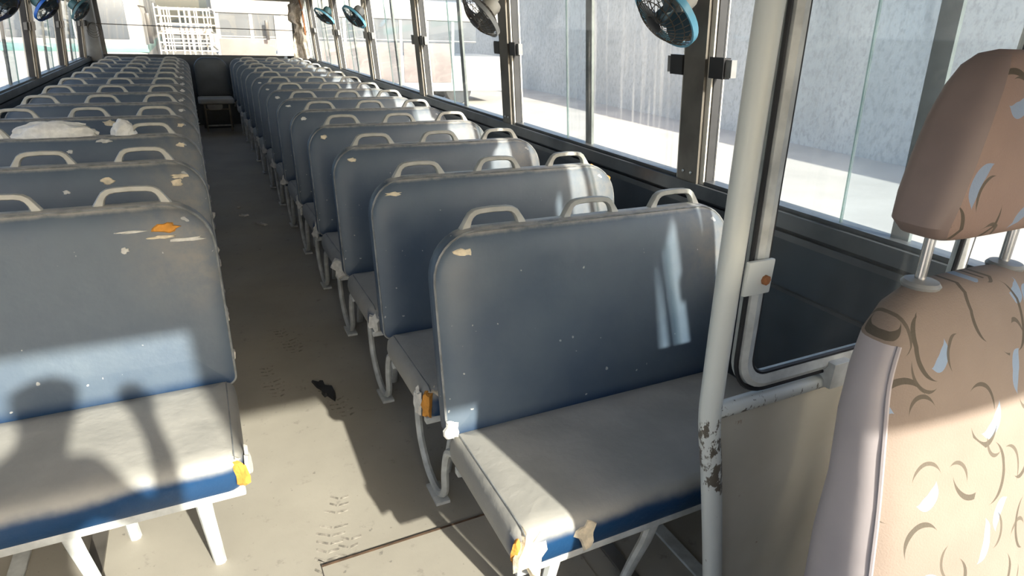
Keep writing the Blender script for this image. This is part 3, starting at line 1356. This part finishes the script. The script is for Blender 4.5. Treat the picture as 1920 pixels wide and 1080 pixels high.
def fan(loc, nrm, rim, blade, body, label, spin=0.0):
    e = thing('wall_fan', label, 'fan', loc, 'small fans clamped to the window pillars')
    q = Vector(nrm).normalized().to_track_quat('Z', 'Y')
    e.rotation_mode = 'QUATERNION'
    e.rotation_quaternion = q
    e.scale = (1.12, 1.12, 1.12)
    for k, m in (('motor_housing', body), ('rim_band', rim), ('front_guard', 'wire_brown'), ('rear_guard', 'wire_brown'), ('guard_badge', 'black_plastic'), ('hub', blade), ('arm', 'handle_grey'), ('swivel_joint', body), ('clamp', 'handle_grey')):
        me = FM[k]
        o = obj(k, me, None, e)
        if not me.materials:
            me.materials.append(MATS[m])
        o.material_slots[0].link = 'OBJECT'
        o.material_slots[0].material = MATS[m]
    for j in range(3):
        me = FM['blade']
        if not me.materials:
            me.materials.append(MATS[blade])
        o = obj('blade', me, None, e)
        o.material_slots[0].link = 'OBJECT'
        o.material_slots[0].material = MATS[blade]
        o.rotation_euler = (0, 0, spin + j * 2 * PI / 3)


fan((1.462, 1.83, 1.565), (-.74, .06, -.67), 'fan_sky_blue', 'fan_blade_dark', 'handle_grey', 'wire-caged fan with light blue rim on the pillar nearest the white pole', 1.1)
fan((1.48, 3.44, 1.560), (-.74, .02, -.67), 'fan_grey', 'fan_grey', 'handle_grey', 'grey-rimmed wire-caged fan on the second right-hand pillar', .6)
fan((1.510, 6.64, 1.560), (-.68, -.15, -.70), 'fan_sky_blue', 'fan_blade_dark', 'fan_grey', 'small blue and black fan on the fourth right-hand pillar', .9)
fan((1.530, 8.30, 1.570), (-.60, -.15, -.78), 'fan_sky_blue', 'fan_blade_dark', 'fan_teal', 'small blue fan on the right-hand pillar nearest the rear window', .2)
fan((-1.02, 5.38, 1.545), (.70, -.27, -.64), 'fan_blue', 'fan_blade_dark', 'fan_grey', 'bright blue fan at the left edge, nearest of the left-hand fans', .4)
fan((-1.03, 7.00, 1.545), (.72, -.25, -.62), 'fan_blue', 'fan_blade_dark', 'fan_teal', 'bright blue fan in the middle of the three left-hand fans', .8)
fan((-.97, 8.62, 1.545), (.76, -.20, -.60), 'fan_teal', 'fan_blade_dark', 'fan_teal', 'dull teal fan nearest the rear window on the left', .1)

# ------------------------------------------------------------------ rear details: wire, torn lining
b = new_bm()
tube(b, [(-1.10, RY - .12, 1.395), (-.4, RY - .10, 1.386), (.4, RY - .09, 1.378), (1.2, RY - .10, 1.374), (1.56, RY - .12, 1.375)], .0055, 6)
for sx, zx in ((-1.10, 1.395),):
    for k in range(4):
        a = [(-1.10 + .05 * math.cos(t + k) * (1 + .2 * k), RY - .165, 1.36 - .02 * k + (.05 + .012 * k) * math.sin(t + k)) for t in [j * .7 for j in range(8)]]
        tube(b, a, .0025, 5)
tag(obj('hanging_wire', b, 'wire_brown'), 'dark wire strung across the rear window with a tangle at its left end', 'wire')

e = thing('torn_lining', 'torn papery lining hanging at the rear right corner with a rusty strip', 'lining', (1.55, 10.50, .98))
b = new_bm()
nu, nv = 14, 34
G = []
rnd = random.Random(5)
for j in range(nv):
    v = j / (nv - 1)
    row = []
    wl_ = .085 + .03 * noise.noise(Vector((0, v * 6, 0))) - (.035 if .42 < v < .6 else 0) + .02 * (1 - v)
    for i in range(nu):
        u = i / (nu - 1)
        x = (u - .5) * 2 * wl_ + .03 * noise.noise(Vector((v * 5, u, 4))) + (-.05 if .55 < v < .85 else 0) * (1 - u)
        y = .06 * noise.noise(Vector((u * 3, v * 7, 1))) + .025 * noise.noise(Vector((u * 9, v * 16, 7)))
        row.append((x, y, v * .88))
    G.append(row)
fa = [[b.verts.new(p) for p in row] for row in G]
bk = [[b.verts.new((p[0] + .003, p[1] + .006, p[2])) for p in row] for row in G]
for j in range(nv - 1):
    for i in range(nu - 1):
        b.faces.new((fa[j][i], fa[j][i + 1], fa[j + 1][i + 1], fa[j + 1][i]))
        b.faces.new((bk[j][i], bk[j + 1][i], bk[j + 1][i + 1], bk[j][i + 1]))
for j in range(nv - 1):
    for i in (0, nu - 1):
        b.faces.new((fa[j][i], bk[j][i], bk[j + 1][i], fa[j + 1][i]))
obj('lining_sheet', b, 'torn_paper', e)
b = new_bm()
tube(b, [(.085, -.02, .34), (.075, -.03, .55), (.055, -.03, .72), (.03, -.01, .86)], .012, 6, flat=.5)
obj('rusty_strip', b, 'rust', e)

# loose scraps on the floor
def scrap(x, y, w_, h_, mat, label, seed, ang=0.0, th=.006):
    b = new_bm()
    blob(b, (w_, h_), (0, 0, 1), th, seed, .3, (0, 0, th * .6), (math.cos(ang), math.sin(ang), 0))
    o = obj('floor_scrap', b, mat, None, (x, y, .0005))
    return tag(o, label, 'scrap', 'litter on the aisle floor')


scrap(.328, 2.47, .026, .075, 'black_rubber', 'dark rubber scrap on the aisle floor at the edge of the sunlight', 2, .15, .010)
scrap(.325, 5.15, .030, .05, 'cloth_white', 'larger white paper scrap halfway down the aisle floor', 3, .6)
scrap(.225, 5.45, .022, .03, 'cloth_white', 'small white paper scrap left of the larger one in the aisle', 4, 1.0)
scrap(.20, 5.72, .014, .02, 'cloth_white', 'tiny white scrap farthest down the aisle floor', 5, .2)

# ------------------------------------------------------------------ outside
GZ = -1.05
bm = new_bm()
box(bm, -90, 90, -60, 140, GZ - .2, GZ)
struct(obj('ground', bm, 'ground_sand', smooth=False), 'sunlit pale sandy ground of the vehicle yard')
bm = new_bm()
box(bm, 14.0, 14.3, -40, 90, GZ, 3.3)
struct(obj('wall_yard_right', bm, 'stucco_grey', smooth=False), 'grey rendered yard wall seen through the right-hand windows')
bm = new_bm()
box(bm, -26.3, -26, -40, 120, GZ, 2.6)
struct(obj('wall_yard_left', bm, 'bus_white', smooth=False), 'white yard wall seen through the left-hand windows')


def wheel(par, x, y, ax='x'):
    b = new_bm()
    rot = Matrix.Rotation(PI / 2, 4, 'Y' if ax == 'x' else 'X')
    lathe(b, [(.20, -.13), (.46, -.13), (.50, -.08), (.50, .08), (.46, .13), (.20, .13)], 24, Matrix.Translation((x, y, .5)) @ rot)
    obj('wheel', b, 'tyre', par)


# white bus with a teal stripe, nose towards us
e = thing('parked_bus', 'white bus with a teal stripe parked behind, left of the rear window', 'bus', (-1.92, 15.3, GZ))
b = new_bm()
box(b, -1.22, 1.22, 0, 9, .35, 3.25, .16)
obj('body', b, 'bus_white', e)
b = new_bm()
box(b, -1.08, .92, -.015, .10, 2.12, 3.02, .02)
ws_ = obj('windscreen', b, 'bus_glass', e)
b = new_bm()
box(b, .015, .045, -.022, .0, 2.12, 3.02)
obj('centre_bar', b, 'bus_white', ws_)
b = new_bm()
box(b, -1.225, 1.225, -.008, 8.9, 1.88, 2.03, .02)
obj('teal_stripe', b, 'bus_teal', e)
b = new_bm()
box(b, -1.23, 1.23, -.10, .25, .45, .80, .05)
obj('bumper', b, 'grey_plastic', e)
for x in (-.8, .8):
    b = new_bm()
    lathe(b, [(.11, 0), (.11, .03), (.05, .05)], 14, Matrix.Translation((x, 0, 1.2)) @ Matrix.Rotation(PI / 2, 4, 'X'))
    obj('headlamp', b, 'chrome', e)
b = new_bm()
box(b, 1.26, 1.34, -.25, -.18, 2.06, 2.62, .02)
mr = obj('side_mirror', b, 'black_plastic', e)
b = new_bm()
tube(b, [(1.15, .05, 2.75), (1.28, -.12, 2.72), (1.30, -.21, 2.60)], .015, 6)
obj('mirror_arm', b, 'black_plastic', mr)
for k in range(4):
    b = new_bm()
    box(b, 1.21, 1.235, .9 + k * 1.9, 2.6 + k * 1.9, 2.12, 2.95, .01)
    obj('side_window', b, 'bus_glass', e)
for y in (1.6, 6.6):
    for x in (-1.08, 1.08):
        wheel(e, x, y)

# small truck with a barred load cage
e = thing('cage_truck', 'small white truck with a barred load cage parked behind the rear window', 'truck', (.06, 16.0, GZ))
b = new_bm()
box(b, -.60, .60, 0, 3.0, .55, 1.75, .02)
obj('load_bed', b, 'cage_white', e)
b = new_bm()
box(b, -.58, .58, -.02, .0, 1.66, 1.70)
obj('bed_rim', b, 'cage_white', e)
for yy in (0.0, 2.9):
    zs = (1.95, 2.12, 2.28, 2.45, 2.60, 2.76)
    for z in (1.90, 2.06, 2.24, 2.42, 2.58, 2.74):
        b = new_bm()
        box(b, -.58, .58, yy, yy + .03, z - .014, z + .014)
        obj('cage_bar', b, 'cage_white', e, smooth=False)
    for x in (-.57, -.46, -.34, -.12, -.01, .09, .22, .42, .57):
        b = new_bm()
        box(b, x - .014, x + .014, yy - .02, yy + .02, 1.75, 2.82 if abs(x) > .5 else 2.76)
        obj('cage_post', b, 'cage_white', e, smooth=False)
for x in (-.57, .57):
    for z in (1.9, 2.24, 2.58):
        b = new_bm()
        box(b, x - .014, x + .014, 0, 2.9, z - .014, z + .014)
        obj('cage_bar', b, 'cage_white', e, smooth=False)
b = new_bm()
box(b, -.62, .62, 3.1, 4.9, .55, 2.35, .12)
obj('cab', b, 'bus_white', e)
b = new_bm()
box(b, -.55, .50, 3.085, 3.12, 1.75, 2.2, .02)
obj('cab_window', b, 'bus_glass', e)
for y in (.8, 4.2):
    for x in (-.44, .44):
        wheel(e, x, y)

# long old bus standing across the view
e = thing('old_bus', 'old pale bus with open windows and faded pink panels parked across behind', 'bus', (5.2, 21.6, GZ))
b = new_bm()
box(b, -4.4, 5.0, 0, 2.4, .45, 1.62, .03)
obj('lower_body', b, 'bus_white', e)
b = new_bm()
box(b, -4.45, 5.05, -.05, 2.45, 2.70, 3.35, .18)
obj('roof', b, 'bus_white', e)
for k, (x0, x1) in enumerate(((-4.3, -2.75), (-1.95, -.8), (-.7, 1.2), (1.3, 3.0))):
    b = new_bm()
    box(b, x0, x1, -.02, .02, .75, 2.02, .01)
    obj('side_panel', b, 'bus_pink', e)
for k in range(9):
    x = -4.35 + k * .92
    b = new_bm()
    box(b, x, x + .10, 0, .08, 1.6, 2.72)
    obj('window_pillar', b, 'bus_white', e, smooth=False)
    b = new_bm()
    box(b, x + .10, x + .92, .03, .06, 2.05, 2.72)
    wq = obj('window', b, 'bus_glass', e, smooth=False)
    b = new_bm()
    box(b, x + .10, x + .92, .01, .05, 2.08, 2.11)
    obj('window_bar', b, 'bus_white', wq, smooth=False)
b = new_bm()
box(b, -2.72, -2.0, -.03, .02, .60, 2.70, .01)
obj('door', b, 'bus_white', e)
b = new_bm()
box(b, -3.02, -2.92, -.28, -.22, 2.02, 2.56, .02)
obj('side_mirror', b, 'black_plastic', e)
for x in (-2.9, 3.3):
    for y in (.2, 2.2):
        wheel(e, x, y, 'y')

# ------------------------------------------------------------------ the person taking the picture (only the shadow falls into view)
def person():
    J = {}
    P, E_, Rr = [], [], []

    def v(name, co, r, link=None):
        J[name] = len(P)
        P.append(co)
        Rr.append(r)
        if link:
            E_.append((J[link], J[name]))
    bx, by = -.15, -.42
    v('pelvis', (bx, by, .95), (.155, .11))
    v('waist', (bx + .01, by, 1.08), (.14, .10), 'pelvis')
    v('chest', (bx + .04, by, 1.27), (.165, .11), 'waist')
    v('upper', (bx + .07, by + .01, 1.40), (.11, .085), 'chest')
    v('neck', (bx + .11, by + .03, 1.48), (.055, .055), 'upper')
    v('jaw', (bx + .135, by + .06, 1.555), (.066, .075), 'neck')
    v('head', (bx + .145, by + .055, 1.625), (.098, .105), 'jaw')
    v('crown', (bx + .145, by + .045, 1.68), (.085, .09), 'head')
    for s_, n in ((1, 'r'), (-1, 'l')):
        v('hip' + n, (bx + s_ * .09, by, .88), (.095, .095), 'pelvis')
        v('knee' + n, (bx + s_ * .11, by + .03, .48), (.062, .062), 'hip' + n)
        v('ankle' + n, (bx + s_ * .12, by - .01, .09), (.042, .045), 'knee' + n)
        v('toe' + n, (bx + s_ * .13, by + .15, .042), (.042, .034), 'ankle' + n)
        v('sh' + n, (bx + .06 + s_ * .175, by, 1.385), (.062, .062), 'upper')
        if s_ > 0:
            el, wr, hd_ = (bx + .34, by + .09, 1.17), (bx + .33, by + .24, 1.37), (bx + .315, by + .275, 1.44)
        else:
            el, wr, hd_ = (bx - .20, by + .04, 1.13), (bx - .17, by + .10, .93), (bx - .165, by + .12, .86)
        v('el' + n, el, (.045, .045), 'sh' + n)
        v('wr' + n, wr, (.030, .028), 'el' + n)
        v('palm' + n, hd_, (.034, .020), 'wr' + n)
        d = (Vector(hd_) - Vector(wr)).normalized()
        sd_ = Vector((1, 0, 0)) if s_ < 0 else Vector((.6, .2, 0)).normalized()
        for f in range(5):
            a = Vector(hd_) + sd_ * ((f - 1.8) * .017) + d * (.02 if f < 4 else -.012)
            L = (.032, .038, .036, .028, .026)[f]
            if f == 4:
                a = Vector(hd_) + sd_ * .036 - d * .01
            c_ = Vector((0, .35, 0)) if s_ > 0 else Vector((0, .25, 0))
            v('f%d%s' % (f, n), tuple(a), (.010, .010), 'palm' + n)
            v('g%d%s' % (f, n), tuple(a + (d + c_ * .5).normalized() * L), (.009, .009), 'f%d%s' % (f, n))
            v('h%d%s' % (f, n), tuple(a + (d + c_ * .5).normalized() * L + (d + c_ * 2).normalized() * L * .8), (.0075, .0075), 'g%d%s' % (f, n))
    me = bpy.data.meshes.new('person')
    me.from_pydata(P, E_, [])
    o = bpy.data.objects.new('person', me)
    COL.objects.link(o)
    sk = o.modifiers.new('skin', 'SKIN')
    for i, r in enumerate(Rr):
        me.skin_vertices[0].data[i].radius = r
    me.skin_vertices[0].data[0].use_root = True
    sub = o.modifiers.new('sub', 'SUBSURF')
    sub.levels = sub.render_levels = 1
    dg = bpy.context.evaluated_depsgraph_get()
    m2 = bpy.data.meshes.new_from_object(o.evaluated_get(dg))
    o.modifiers.clear()
    o.data = m2
    m2.materials.clear()
    for m in ('skin', 'shirt', 'visor_dark'):
        m2.materials.append(MATS[m])
    for p in m2.polygons:
        p.use_smooth = True
        c = p.center
        hand = (c.z > 1.33 and c.y > by + .19 and c.x > bx + .2) or (c.z < .95 and c.x < bx - .155)
        if hand or (c.z > 1.455 and c.z < 1.665 and abs(c.x - bx - .13) < .12):
            p.material_index = 0
        elif c.z > .93 and not c.z > 1.6:
            p.material_index = 1
        else:
            p.material_index = 2
    return tag(o, 'person in a grey shirt taking the picture, whose shadow falls on the nearest left bench', 'person')


person()
